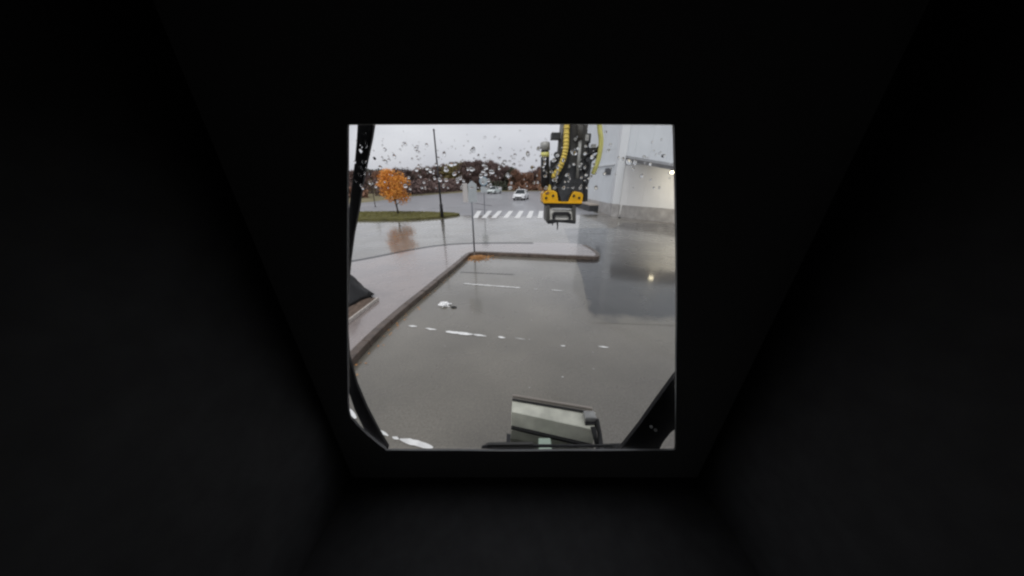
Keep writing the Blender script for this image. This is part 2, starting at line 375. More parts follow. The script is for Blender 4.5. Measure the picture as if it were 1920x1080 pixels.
# core
core = MB(); back_v = Vector((22, 6, 0))
core.prism([A - nAB * .07 + Vector((0,0,0)), B - nAB * .07 - nBC * .07, C - nBC * .07, C + Vector((14, 12, 0)), A + Vector((22, 8, 0))], (0, 0, H - .2))
core.build('wall', CLAD, bld)
nA = 8
for i in range(nA):
    p, q = A.lerp(B, i / nA), A.lerp(B, (i + 1) / nA)
    wallpanel(p, q, .95, 5.2, 'cladding_panel', CLAD, nAB, parent=bld)
    wallpanel(p, q, 5.21, H, 'cladding_panel', CLAD, nAB, parent=bld)
    wallpanel(p, q, 0, .94, 'plinth_panel', PLINTH, nAB, th=.05, parent=bld)
nB = 8
for i in range(nB):
    p, q = B.lerp(C, i / nB), B.lerp(C, (i + 1) / nB)
    wallpanel(p, q, .95, 3.9, 'render_panel', CLAD2, nBC, gap=.003, parent=bld)
    wallpanel(p, q, 3.91, H, 'cladding_panel', CLAD, nBC, parent=bld)
    wallpanel(p, q, 0, .94, 'plinth_panel', PLINTH, nBC, th=.04, parent=bld)
# corner pier
mb = MB(); mb.prism([B + nAB * .05 + Vector((-.02, .75, 1.0)), B + nAB * .09 + nBC * .09 + Vector((0, 0, 1.0)), B + nBC * .05 + dB * .55 + Vector((0, 0, 1.0)), B - nBC * .06 + Vector((.1, .5, 1.0))], (0, 0, H - .95))
mb.build('corner_pier', TRIM, bld)
mb = MB(); mb.prism([B + nAB * .04 + Vector((-.02, .75, 0)), B + nAB * .08 + nBC * .08, B + nBC * .04 + dB * .55, B - nBC * .06 + Vector((.1, .5, 0))], (0, 0, .99))
mb.build('pier_base', PLINTH, bld)
# parapet trim, ledge and vent on the left face
mb = MB(); mb.prism([A + nAB * .08 + Vector((0,0,H)), B + nAB * .08 + nBC * .08 + Vector((0,0,H)), C + nBC * .08 + Vector((0,0,H)), C - nBC * .3 + Vector((0,0,H)), B + Vector((.4,.4,H)), A - nAB * .4 + Vector((0,0,H))], (0, 0, .25))
mb.build('parapet', TRIM, bld)
for t, z, hgt, m_, nm in ((.52, 4.0, .10, TRIM, 'ledge'), (.80, 3.25, .55, STEELD, 'vent_grille')):
    if nm == 'ledge':
        mb = MB(); p, q = A.lerp(B, .1), A.lerp(B, .92)
    else:
        mb = MB(); p, q = A.lerp(B, .70), A.lerp(B, .84)
    if nm == 'ledge':
        mb.prism([p + Vector((0, 0, z)), q + Vector((0, 0, z)), q + Vector((0, 0, z + hgt)), p + Vector((0, 0, z + hgt))], nAB * .12)
        mb.build(nm, m_, bld)
    else:
        mb.prism([p + nAB*.002 + Vector((0, 0, z)), q + nAB*.002 + Vector((0, 0, z)), q + nAB*.002 + Vector((0, 0, z + hgt)), p + nAB*.002 + Vector((0, 0, z + hgt))], nAB * .05)
        vg = mb.build(nm, GALV, bld)
        for k in range(4):
            s_ = MB(); z_ = z + .06 + k * .12
            s_.prism([p + nAB*.054 + Vector((0, 0, z_)), q + nAB*.054 + Vector((0, 0, z_)), q + nAB*.054 + Vector((0, 0, z_ + .05)), p + nAB*.054 + Vector((0, 0, z_ + .05))], nAB * .03); s_.build('louvre', STEELD, vg)
# low dark loading ledge at the foot of the left face
mb = MB(); p, q = A.lerp(B, .05), A.lerp(B, .62)
mb.prism([p + Vector((0, 0, .0)), q + Vector((0, 0, .0)), q + nAB * .9, p + nAB * .9], (0, 0, .55)); dk = mb.build('loading_ledge', STEELD, bld)
mb = MB(); mb.prism([p + Vector((0, 0, .552)), q + Vector((0, 0, .552)), q + nAB * .95 + Vector((0, 0, .552)), p + nAB * .95 + Vector((0, 0, .552))], (0, 0, .1)); mb.build('ledge_top', WALLP, dk)
# the lean-to's sloping roof edge: falls to the right along the wall
OH = 3.3
def edge_z(s_):
    p = B + dB * s_ + nBC * OH; zz = 4.0
    for _ in range(12):
        c_, n_ = math.cos(PITCH), math.sin(PITCH); zc = p.y * c_ - (zz - EYE.z) * n_; ix = 960 + F * p.x / zc
        d_ = ray(ix, 297 + (ix - 1160) * 19 / 104); zz = EYE.z + d_.z / d_.y * p.y
    return zz
E0, E1 = edge_z(2.8), edge_z(5.6); RK = (E1 - E0) / 2.8
def rake(s_): return E0 + (s_ - 2.8) * RK
print('RAKE', E0, E1)
def rz(s_, o_, dz=0): p = B + dB * s_ + nBC * o_; return Vector((p.x, p.y, rake(s_) + dz))
mb = MB(); mb.prism([rz(.5, .002), rz(9.5, .002), rz(9.5, OH), rz(2.75, OH)], (0, 0, .05)); rf = mb.build('canopy_soffit', SOFFIT, bld)
mb = MB(); mb.prism([rz(.46, .003, .055), rz(9.5, .003, .055), rz(9.5, OH + .06, .055), rz(2.75, OH + .06, .055)], (0, 0, .06)); mb.build('canopy_roof', ROOF, bld)
mb = MB(); mb.prism([rz(2.75, OH + .005, -.09), rz(9.5, OH + .005, -.09), rz(9.5, OH + .005, .05), rz(2.75, OH + .005, .05)], nBC * .04); mb.build('canopy_fascia', ROOF, bld)
for s_ in (2.9, 3.9, 4.9, 5.9, 6.9, 7.9):
    mb = MB(); mb.prism([rz(s_, .01, -.10), rz(s_ + .08, .01, -.10), rz(s_ + .08, OH - .02, -.10), rz(s_, OH - .02, -.10)], (0, 0, .095)); mb.build('rafter', SOFFIT, bld)
LS = min((abs(960 + F * (B + dB * k * .05 + nBC * OH).x / ((B + dB * k * .05 + nBC * OH).y * math.cos(PITCH) - (rake(k * .05) - .2 - EYE.z) * math.sin(PITCH)) - 1261), k * .05) for k in range(160))[1]
# flood lamp hung under the canopy edge
lp = rz(LS, OH - .20, -.20); u = dB
mb = MB(); mb.prism([lp - u * .14 + Vector((0,0,.06)), lp + u * .14 + Vector((0,0,.06)), lp + u * .14 + nBC * .16 + Vector((0,0,.06)), lp - u * .14 + nBC * .16 + Vector((0,0,.06))], (0, 0, .08))
lh = mb.build('flood_lamp', GALV, bld)
LAMP = mat('lamp_lens', (.9, .85, .7), emit=(1, .86, .58), estr=9)
mb = MB(); mb.prism([lp - u * .12 + nBC * .15 + Vector((0,0,-.07)), lp + u * .12 + nBC * .15 + Vector((0,0,-.07)), lp + u * .12 + nBC * .17 + Vector((0,0,.055)), lp - u * .12 + nBC * .17 + Vector((0,0,.055))], -nBC * .12)
mb.build('lamp_lens', LAMP, lh)
lg = bpy.data.lights.new('flood_lamp_light', 'SPOT'); lg.energy = 300; lg.spot_size = R(125); lg.spot_blend = 1.0; lg.color = (1, .90, .72); lg.shadow_soft_size = .15
lgo = bpy.data.objects.new('flood_lamp_light', lg); col.objects.link(lgo); lgo.parent = lh; lgo.location = lp + nBC * .02 + Vector((0, 0, -.16)) - Vector(bld.location)
lgo.rotation_euler = (nBC + Vector((0, 0, .25)) + dB * .12).to_track_quat('Z', 'Y').to_euler()      # thrown back on to the wall

# white bollards before the building
def bollard(px, py, h, label):
    p = ground(px, py); o = empty('bollard', (p.x, p.y, 0), label, 'bollard', 'white bollards before the hall')
    m = MB(); m.tube([(0, 0, 0), (0, 0, h - .05), (0, 0, h)], [.05, .05, .03], 12); m.build('post', PAINT, o, local=True)
    m = MB(); m.tube([(0, 0, .002), (0, 0, .05)], [.10, .08], 12); m.build('base', STEELD, o, local=True)
bollard(1161.5, 408, 1.0, 'slim white bollard at the hall corner, nearer of the pair')
bollard(1132, 396, .95, 'slim white bollard beside the loading ledge, farther of the pair')

# ================================================================ TREES
def limb_pts(a, b, k=4, j=.06, rg=rng):
    L_ = (b - a).length
    return [a.lerp(b, i / k) + (Vector((rg.uniform(-j, j), rg.uniform(-j, j), rg.uniform(-j, j) * .4)) * L_ if 0 < i < k else Vector()) for i in range(k + 1)]
def make_tree(name, h, crown_r, crown_z0, leafm, nleaf, lsize, label, cat, seed, group=None, trunk_r=.09, twiggy=False, squash=1.0):
    rg = random.Random(seed); root = empty(name, (0, 0, 0), label, cat, group)
    tr = MB(); tr.tube(limb_pts(Vector((0, 0, -.05)), Vector((rg.uniform(-.1, .1), rg.uniform(-.1, .1), h * .86)), 6, .015, rg), [trunk_r * x for x in (1.25, 1, .9, .75, .55, .35, .15)], 8)
    clumps = []; nl = 16
    for k in range(nl):
        z = crown_z0 + (h - crown_z0) * (k + .6) / nl * .86; a = k * 2.4 + rg.uniform(-.5, .5)
        t = (z - crown_z0) / (h - crown_z0); rr = crown_r * squash * (.55 + .75 * math.sin(math.pi * min(1, t * .85 + .2))) * rg.uniform(.55, .85)
        e = Vector((math.cos(a) * rr, math.sin(a) * rr, min(h * .95, z + rr * rg.uniform(.2, .55))))
        s_ = Vector((0, 0, max(crown_z0 * .75, z - rr * .25)))
        tr.tube(limb_pts(s_, e, 4, .05, rg), [trunk_r * x for x in (.42, .32, .24, .15, .06)], 5)
        clumps += [(e, crown_r * .36), (s_.lerp(e, .6), crown_r * .40)]
    clumps.append((Vector((0, 0, h * .93)), crown_r * .35))
    tr.build('trunk', BARK, root, local=True)
    cw = MB()
    for k in range(nleaf):
        c, r = clumps[rg.randrange(len(clumps))]
        v = Vector((rg.gauss(0, 1), rg.gauss(0, 1), rg.gauss(0, .85))); v = v.normalized() * r * rg.random() ** .45
        p = c + v; d1 = Vector((rg.gauss(0, 1), rg.gauss(0, 1), rg.gauss(0, 1))).normalized()
        if twiggy: d1 = (d1 + Vector((0, 0, 1.1)) + v.normalized() * .6).normalized()
        d2 = d1.orthogonal().normalized(); s_ = lsize * rg.uniform(.6, 1.3)
        if twiggy: cw.add([p - d2 * s_ * .16, p + d2 * s_ * .16, p + d1 * s_ * 1.5], [(0, 1, 2)])
        else: cw.add([p - d1 * s_ * .6, p + d2 * s_ * .42, p + d1 * s_ * .6, p - d2 * s_ * .42], [(0, 1, 2, 3)])
    cw.build('crown', leafm, root, local=True); return root

ot = make_tree('orange_tree', 3.45, 1.25, .9, LEAF_O, 3300, .11, 'young tree with bright orange autumn leaves on the grass island', 'tree', 3, trunk_r=.07)
p = ground(747, 403.5); ot.location = (p.x, p.y, .13)
# tree line
protos = {}
TL = {'plum': ('bare_tree', LEAF_P, True, 'bare plum-brown tree in the tree line beyond the car park'),
      'russet': ('russet_tree', LEAF_R, True, 'rusty red-brown tree in the tree line beyond the car park'),
      'olive': ('olive_tree', LEAF_OL, False, 'dense olive-yellow tree in the tree line beyond the road'),
      'green': ('evergreen_tree', LEAF_G, False, 'dark green conifer-like tree in the tree line beyond the road')}
for kx, key in enumerate(TL):
    nm, lm, tw, lb = TL[key]
    protos[key] = [make_tree(nm, 7.0, 2.2, .5, lm, 3200, .46 if tw else .26, lb, 'tree', 20 + kx * 5 + j, 'trees of the far tree line', trunk_r=.13, twiggy=tw) for j in range(2)]
used = {}
def verge_z(): return .5
MARKS = [(600, 'far beyond the left pillar'), (640, 'left of the front pillar'), (690, 'just right of the pillar'), (722, 'left of the orange tree'), (775, 'behind the orange tree'), (812, 'between orange tree and black pole'),
         (838, 'behind the black pole'), (868, 'left of the sign post'), (912, 'behind the sign post'), (945, 'above the pale car'), (992, 'above the white car'), (1060, 'behind the hanging coupler'), (2000, 'behind the hall')]
LAB = {}
ORD = ['leftmost', 'second from left', 'third from left', 'fourth from left', 'fifth from left', 'sixth from left', 'seventh from left', 'rightmost']
KIND = {'plum': 'bare plum-brown tree', 'russet': 'rusty red-brown tree', 'olive': 'dense olive-yellow tree', 'green': 'dark green tree'}
def put_tree(key, px, dist, top_py, wf=1.0, rank='front'):
    d = ray(px, 352); x = d.x / d.y * dist
    dd = ray(px, top_py); zt = EYE.z + dd.z / dd.y * dist
    j = rng.randrange(2); pr = protos[key][j]
    o = pr if (key, j) not in used else copy_tree(pr); used[(key, j)] = 1
    z0 = .25; s_ = (zt - z0) / 7.0
    LAB.setdefault(KIND[key] + ' in the ' + rank + ' row ' + next(t for lim, t in MARKS if px < lim), []).append((px, o))
    o.location = (x, dist, z0); o.rotation_euler[2] = rng.uniform(0, 6.28); o.scale = (s_ * wf, s_ * wf, s_)
def top_at(px):
    K = [(560, 322), (656, 321), (700, 318), (740, 320), (790, 316), (820, 312), (845, 306), (880, 304), (920, 306), (950, 312), (975, 322), (1000, 320), (1020, 316), (1060, 316), (1160, 314)]
    for (a, ya), (b_, yb) in zip(K, K[1:]):
        if a <= px <= b_: return ya + (yb - ya) * (px - a) / (b_ - a)
    return 316
px = 530
while px < 1105:
    if 838 < px < 872: key = 'olive'
    elif px < 700: key = rng.choice(['plum', 'russet', 'plum', 'green'])
    elif px < 790: key = rng.choice(['plum', 'green', 'russet'])
    elif px < 838: key = rng.choice(['plum', 'plum', 'green'])
    elif px < 965: key = rng.choice(['plum', 'plum', 'plum', 'green'])
    else: key = rng.choice(['russet', 'russet', 'plum'])
    dist = rng.uniform(76, 84) if px > 770 else rng.uniform(52, 60)
    put_tree(key, px, dist, top_at(px) + rng.uniform(-3, 5), 1.15 if key in ('olive',) else 1.0)
    px += rng.uniform(5.5, 8.5)
px = 536
while px < 1100:                                    # second rank
    put_tree(rng.choice(['plum', 'russet', 'plum', 'olive'] if not 838 < px < 880 else ['olive']), px, rng.uniform(92, 104), top_at(px) + rng.uniform(0, 6), 1.3, 'back')
    px += rng.uniform(14, 20)
for lb, lst in LAB.items():
    for k, (_, o) in enumerate(sorted(lst, key=lambda t: t[0])): o['label'] = lb + (', ' + ORD[min(k, 7)] if len(lst) > 1 else '')
# hedge rows
def hedge(pa, pb, h, wd, leafm, n, label, name='hedge'):
    a, b_ = Vector(pa), Vector(pb); q = MB(); d = b_ - a; nn = Vector((-d.y, d.x, 0)).normalized()
    root = empty(name, a, label, 'hedge')
    for k in range(n):
        t = rng.random(); p = a + d * t + nn * rng.gauss(0, wd * .35) + Vector((0, 0, h * rng.random() ** .7 * (.8 + .3 * math.sin(t * 31))))
        d1 = Vector((rng.gauss(0, 1), rng.gauss(0, 1), rng.gauss(0, 1))).normalized(); d2 = d1.orthogonal(); s_ = rng.uniform(.10, .22)
        q.add([p - d1 * s_, p + d2 * s_ * .7, p + d1 * s_, p - d2 * s_ * .7], [(0, 1, 2, 3)])
    q.build('foliage', leafm, root)
    for k in range(int(d.length / 1.5)):
        p = a + d * ((k + .5) / int(d.length / 1.5)); s2 = MB(); s2.tube([p - Vector((0, 0, .1)), p + Vector((rng.uniform(-.1, .1), 0, h * .6))], [.03, .015], 5); s2.build('stem', BARK, root)
hedge((-5.6, 74.5, .2), (-1.3, 74.5, .2), 2.1, 1.2, LEAF_G, 2600, 'clipped dark green hedge behind the farther pale car')
hedge((-1.0, 75, .2), (9.5, 76, .2), 1.9, 1.3, LEAF_R, 4200, 'rusty brown hedge behind the nearer white car')
hedge((-44, 31, .2), (-22.5, 44, .2), 1.9, 2.0, LEAF_R, 8500, 'long loose brown hedge on the verge behind the orange tree')
hedge((-22.5, 47, .2), (-13, 72, .2), 2.6, 2.2, LEAF_P, 9000, 'dusky purple-brown hedge between the orange tree and the sign')
# low beige wall in front of the trees
wp = [ground(778, 364), ground(826, 360.5), ground(873, 359)]
lw = empty('low_wall', (wp[0].x, wp[0].y, 0), 'low beige concrete wall at the foot of the far trees', 'wall')
for i in range(2):
    n_ = 5
    for k in range(n_):
        a, b_ = wp[i].lerp(wp[i+1], k / n_), wp[i].lerp(wp[i+1], (k + 1) / n_); u_ = (b_ - a).normalized(); nn = Vector((-u_.y, u_.x, 0))
        m = MB(); m.prism([a + u_*.02 + Vector((0,0,.0)), b_ - u_*.02, b_ - u_*.02 + nn*.25, a + u_*.02 + nn*.25], (0, 0, .85)); m.build('wall_block', WALLP, lw, bevel=.02)
# bare sapling by the left verge
sp = make_tree('sapling', 3.0, .5, 1.3, LEAF_OL, 120, .09, 'thin bare sapling left of the orange tree', 'tree', 77, trunk_r=.045, twiggy=True)
p = ground(704, 388); sp.location = (p.x, p.y, .0)
sp.location.z = .0

# ================================================================ POLES AND SIGNS
p = ground(829, 406, .13)
lamp = empty('street_pole', (p.x, p.y, .13), 'tall thin black pole at the tip of the grass island', 'pole')
m = MB(); m.tube([(0, 0, -.05), (0, 0, 3), (0, 0, 6.0)], [.085, .065, .05], 12); m.build('shaft', BLACK, lamp, local=True)
m = MB(); m.tube([(0, 0, 0.0), (0, 0, .9), (0, 0, 1.0)], [.13, .12, .09], 12); m.build('base_sleeve', BLACK, lamp, local=True)
m = MB(); m.tube([(0, 0, 6.0), (0, 0, 6.04), (0, 0, 6.12)], [.07, .07, .02], 12); m.build('cap', BLACK, lamp, local=True)

p = ground(889.5, 471, PZ)
sg = empty('sign_post', (p.x, p.y, PZ), 'grey sign post with pale blank sign plates at the pavement corner', 'sign')
m = MB(); m.tube([(0, 0, -.05), (0, 0, 2.72)], .032, 12); m.build('post', GALV, sg, local=True)
m = MB(); m.tube([(0, 0, 2.72), (0, 0, 2.76)], [.036, .02], 12); m.build('cap', BLACK, sg, local=True)
def plate(x0, x1, z0, z1, y, m_, name, rzr=0, peak=0):
    q = MB(); pts = [(x0, y, z0), (x1, y, z0), (x1, y, z1)] + ([((x0 + x1) / 2, y, z1 + peak)] if peak else []) + [(x0, y, z1)]
    Mx = Matrix.Rotation(rzr, 4, 'Z'); q.prism([Mx @ Vector(v) for v in pts], (0, .012, 0)); return q.build(name, m_, sg, local=True)
bp = plate(-.11, .22, 1.95, 2.60, -.05, SIGNB, 'sign_plate', 0, .13)
plate(-.32, -.13, 1.95, 2.64, -.045, SIGNW, 'side_plate', R(-8))
for z_ in (2.1, 2.48):
    m = MB(); m.box((-.06, -.036, z_), (.06, .036, z_ + .04)); m.build('bracket', GALV, sg, local=True)

p = ground(909, 402)
rs = empty('round_sign', (p.x, p.y, 0), 'small blue-grey round road sign behind the sign post', 'sign')
m = MB(); m.tube([(0, 0, -.05), (0, 0, 2.7)], .035, 10); m.build('post', GALV, rs, local=True)
m = MB(); m.tube([(0, -.045, 2.75), (0, -.06, 2.75)], .36, 28, smooth=False); m.build('sign_disc', SIGNBL, rs, local=True)
m = MB(); m.tube([(0, -.062, 2.75), (0, -.066, 2.75)], .30, 28, smooth=False); m.build('sign_face', SIGNB, rs, local=True)
m = MB(); m.box((-.27, -.06, 1.85), (.27, -.045, 2.32)); m.build('lower_plate', SIGNB, rs, local=True)

# ================================================================ CARS
def car(loc, heading, paint, label, group='white cars on the far road'):
    root = empty('car', loc, label, 'car', group, heading)
    # lower body: side outline lofted across the width with rounded sides
    prof = [(-2.1, .30), (-2.16, .55), (-2.12, .82), (-1.95, .93), (-1.2, .96), (.75, .93), (1.45, .84), (1.95, .72), (2.12, .58), (2.14, .34), (1.9, .24), (-1.9, .24)]
    m = MB(); ws = (-.88, -.84, -.70, .70, .84, .88); sc_ = (.93, .985, 1, 1, .985, .93)
    vs = []; n_ = len(prof)
    for yy, s_ in zip(ws, sc_):
        vs += [(x * s_, yy, .55 + (z - .55) * s_) for x, z in prof]
    fs = [tuple(range(n_))[::-1], tuple(range(5 * n_, 6 * n_))] + [(i*n_+k, i*n_+(k+1)%n_, (i+1)*n_+(k+1)%n_, (i+1)*n_+k) for i in range(5) for k in range(n_)]
    m.add(vs, fs); body = m.build('body', paint, root, bevel=.03, local=True)
    cab = [(-1.75, .94), (-1.25, 1.40), (-.35, 1.47), (.25, 1.42), (.98, .92)]
    m = MB(); vs = []
    for yy, s_ in ((-.80, 0), (-.60, 1), (.60, 1), (.80, 0)):
        vs += [(x, yy if z < 1 else math.copysign(.62, yy) if abs(yy) > .7 else yy * .9, z - (.0 if s_ else .02)) for x, z in cab]
    fs = [tuple(range(5)), tuple(range(15, 20))] + [(i*5+k, i*5+(k+1)%5, (i+1)*5+(k+1)%5, (i+1)*5+k) for i in range(3) for k in range(5)]
    m.add(vs, fs); m.build('window_glass', CGLASS, root, local=True)
    m = MB(); m.add([(x, y_, z + .012) for x, z in ((-1.30, 1.39), (-.35, 1.475), (.28, 1.42)) for y_ in (-.60, .60)], [(0, 1, 3, 2), (2, 3, 5, 4)])
    for y_ in (-1, 1):
        for (xa, za), (xb, zb) in (((-1.72, .95), (-1.27, 1.40)), ((-.35, .95), (-.35, 1.46)), ((.98, .93), (.27, 1.43))):
            m.tube([(xa, y_ * .80, za), (xb, y_ * .60, zb)], .05, 6)
    m.build('roof', paint, root, local=True)
    for y_ in (-.62, .62):
        m = MB(); m.box((1.98, y_ - .2, .60), (2.13, y_ + .2, .74)); m.build('headlight', HEADL, root, local=True, bevel=.03)
        m = MB(); m.box((-2.17, y_ - .18, .66), (-2.05, y_ + .18, .84)); m.build('tail_light', TAILL, root, local=True, bevel=.02)
        m = MB(); m.box((.62, y_ * 1.42 - .09, .95), (.80, y_ * 1.42 + .09, 1.08)); m.build('mirror', paint, root, local=True, bevel=.02)
    m = MB(); m.box((2.06, -.5, .32), (2.17, .5, .50)); m.build('grille', BLACK, root, local=True)
    for x in (-1.3, 1.32):
        for y_ in (-.8, .8):
            m = MB(); m.tube([(x, y_ - .11, .32), (x, y_ + .11, .32)], .32, 20, smooth=False); wh = m.build('wheel', RUBBER, root, local=True)
            m = MB(); m.tube([(x, y_ + math.copysign(.112, y_), .32), (x, y_ + math.copysign(.12, y_), .32)], .20, 14, smooth=False); m.build('rim', RIM, wh, local=True)
    return root
p = ground(977, 374); car((p.x, p.y, 0), R(-103), WHITEC, 'white car on the road above the zebra crossing, nearer of two')
p = ground(927, 363); car((p.x, p.y, 0), R(-112), PALEC, 'pale car far down the road beside the sign, farther of two')

# ================================================================ SMALL THINGS
# soil bed with a black covered heap on the left pavement
e0, e1 = ground(711, 563, PZ), ground(648, 612, PZ)
bed = empty('planting_bed', (e1.x - .6, e1.y + .5, PZ), 'brown soil bed with pale stone edging on the left pavement', 'planting bed')
u_ = (e0 - e1).normalized(); nn = Vector((-u_.y, u_.x, 0))
if nn.x > 0: nn = -nn
m = MB(); m.prism([e0 + nn*.03, e1 - u_*.5 + nn*.03, e1 - u_*.5 + nn*1.5, e0 + nn*1.5], (0, 0, .05)); m.build('soil', SOIL, bed)
for k in range(3):
    a, b_ = e0.lerp(e1 - u_*.5, k/3), e0.lerp(e1 - u_*.5, (k+1)/3)
    m = MB(); m.prism([a - u_*.004, b_ + u_*.004, b_ + u_*.004 + nn*.035, a - u_*.004 + nn*.035], (0, 0, .085)); m.build('edging_stone', EDGE, bed, bevel=.006)
hc = ground(655, 560, PZ + .05) + Vector((-.18, .05, 0)); m = MB(); N1, N2 = 9, 20; vs = []
for i in range(N1 + 1):
    t = i / N1; r = .50 * (1 - t) ** 1.6 + .13 * (1 - t ** 6)
    for k in range(N2):
        a = 6.283 * k / N2; f = 1 + .12 * math.sin(a * 5 + i) * (1 - t) + .05 * rng.uniform(-1, 1)
        vs.append(hc + Vector((math.cos(a) * r * f, math.sin(a) * r * f, t * 1.0 + .012 * math.sin(a * 3))))
m.add(vs, [(i*N2+k, i*N2+(k+1)%N2, (i+1)*N2+(k+1)%N2, (i+1)*N2+k) for i in range(N1) for k in range(N2)] + [tuple(N1*N2+k for k in range(N2)), tuple(range(N2))[::-1]], True)
hp = tag(m.build('covered_heap', TARP, None, origin=hc), 'black sheet-covered heap with flared skirt on the soil bed', 'heap')
# white crumpled scrap with a dark bit next to it
p = ground(834, 573); bm = bmesh.new(); bmesh.ops.create_icosphere(bm, subdivisions=3, radius=.10)
for v in bm.verts: v.co = Vector((v.co.x * 1.3, v.co.y * .9, max(-.02, v.co.z * .6))) * rng.uniform(.45, 1.4)
me = bpy.data.meshes.new('plastic_scrap'); bm.to_mesh(me); bm.free(); me.materials.append(PLASTW)
o = bpy.data.objects.new('plastic_scrap', me); col.objects.link(o); o.location = (p.x, p.y, .025); tag(o, 'crumpled white scrap lying on the wet asphalt near the kerb', 'litter')
p = ground(851, 577); bm = bmesh.new(); bmesh.ops.create_icosphere(bm, subdivisions=2, radius=.05)
for v in bm.verts: v.co = Vector((v.co.x * 1.5, v.co.y * .8, max(-.012, v.co.z * .5))) * rng.uniform(.7, 1.2)
me = bpy.data.meshes.new('dark_scrap'); bm.to_mesh(me); bm.free(); me.materials.append(RUBBER)
o = bpy.data.objects.new('dark_scrap', me); col.objects.link(o); o.location = (p.x, p.y, .014); tag(o, 'small black scrap beside the crumpled white one', 'litter')
# leaf litter in the pavement corner and loose leaves along the kerb
q = MB(); LL = mat('leaf_litter', (.42, .17, .06), rough=.6, color2=(.55, .30, .10), nscale=14)
def leaf(p, s_):
    a = rng.uniform(0, 6.3); ti = rng.uniform(-.5, .5)
    d1 = Vector((math.cos(a), math.sin(a), ti * .6)) * s_; d2 = Vector((-math.sin(a), math.cos(a), rng.uniform(-.4, .4))) * s_ * .6
    q.add([p - d1, p + d2, p + d1, p - d2], [(0, 1, 2, 3)])
cc = ground(896, 483.5)
for k in range(900):
    r = abs(rng.gauss(0, .28)); a = rng.uniform(0, 6.3)
    x, y = cc.x + math.cos(a) * r * 1.15, cc.y + math.sin(a) * r * .9
    if inside((x, y), [Vector((*o_, 0)) for o_ in outline]): continue
    leaf(Vector((x, y, .015 + .09 * max(0, 1 - r / .4) * rng.random())), rng.uniform(.02, .045))
for k in range(70):
    c_ = on_kerb(rng.uniform(6, 13.5)); leaf(c_ + Vector((.06 + abs(rng.gauss(0, .10)), rng.uniform(-.1, .1), .012)), rng.uniform(.012, .03))
tag(q.build('fallen_leaves', LL), 'orange fallen leaves heaped in the pavement corner and along the kerb', 'leaves', kind='stuff')

# ================================================================ EXCAVATOR (the camera sits in its cab)
ex = empty('excavator', (0, 0, 0), 'dark wheeled excavator seen from inside its cab, bare coupler hanging ahead', 'excavator')
# --- glass plane and opening
def gp(px, py, off=0.0):                             # pixel to the raked windscreen plane  y = .74 + .05*(3.05 - z)
    d = ray(px, py); y0 = .74 + off
    t = (y0 + .05 * (3.05 - EYE.z)) / (d.y + .05 * d.z); return EYE + d * t
opening_px = [(650, 240), (651, 234), (657, 232.5), (760, 232), (960, 231.5), (1160, 232), (1258, 232.5), (1264.5, 234), (1265.5, 241), (1267, 300), (1269, 400), (1270, 500), (1270, 590), (1269, 660),
              (1268.5, 740), (1268, 800), (1267.5, 838), (1265.5, 844), (1258, 845.5), (1160, 846), (1060, 846), (960, 847), (860, 846), (730, 845.5), (722, 843), (690, 818), (664, 792), (653, 772), (651, 700), (650, 600), (650, 500), (650, 400), (650, 300)]
opl = opening_px[:]; opx = []
for i in range(len(opl)):                             # rounded closed outline
    a_, b_, c_, d_ = [Vector((*opl[(i + k) % len(opl)], 0)) for k in (-1, 0, 1, 2)]
    for t in (0, .25, .5, .75):
        v = .5 * ((2*b_) + (c_-a_)*t + (2*a_-5*b_+4*c_-d_)*t*t + (3*b_-a_-3*c_+d_)*t*t*t); opx.append((v.x, v.y))
opening = [gp(*p_) for p_ in opx]
x0, x1, z0, z1 = -.74, .86, 1.62, 3.26
def rect_proj(v):                                    # push an opening point out to the rectangular rim
    c_ = Vector((.03, 0, 2.45)); dx, dz = v.x - c_.x, v.z - c_.z
    t = min((((x1 if dx > 0 else x0) - c_.x) / dx) if abs(dx) > 1e-6 else 9e9, (((z1 if dz > 0 else z0) - c_.z) / dz) if abs(dz) > 1e-6 else 9e9)
    x, z = c_.x + dx * t, c_.z + dz * t; return Vector((x, .74 + .05 * (3.05 - z), z))
# shell; solid sides and roof are made up to keep the surround dark
m = MB(); yb = -1.0; T = .05
def yf(z): return .74 + .05 * (3.05 - z) - .03
for (xa, xb) in ((x0 - T, x0), (x1, x1 + T)):
    m.prism([Vector((xa, yb, z0)), Vector((xa, yf(z0) + .06, z0)), Vector((xa, yf(z1) + .06, z1)), Vector((xa, yb, z1))], (xb - xa, 0, 0))
m.box((x0 - T, yb, z1 + .002), (x1 + T, .80, z1 + .07)); m.box((x0 - T, yb, z0 - .07), (x1 + T, .86, z0 - .002)); 
cabo = m.build('cab', LINING, ex)
m = MB(); m.box((x0, yb - T, z0), (x1, yb - .002, z1)); m.build('rear_bounce_panel', mat('rear_bounce_trim', (.45, .44, .42), rough=.9, noise=.1, nscale=10), cabo)  # pale panel added behind the eye to bounce light on the frame
# made-up dark frame ring masking the view around the opening, 6 cm deep
ring = MB(); inn = opening; outv = [rect_proj(v) for v in inn]; n_ = len(inn); D = Vector((0, .009, 0)); B0 = Vector((0, .002, 0))
vs = [v + B0 for v in inn] + [v + B0 for v in outv] + [v + B0 + D for v in inn] + [v + B0 + D for v in outv]
fs = []
for i in range(n_):
    j = (i + 1) % n_
    fs += [(i, j, n_ + j, n_ + i), (2*n_ + i, 3*n_ + i, 3*n_ + j, 2*n_ + j), (i, 2*n_ + i, 2*n_ + j, j)]
ring.add(vs, fs)
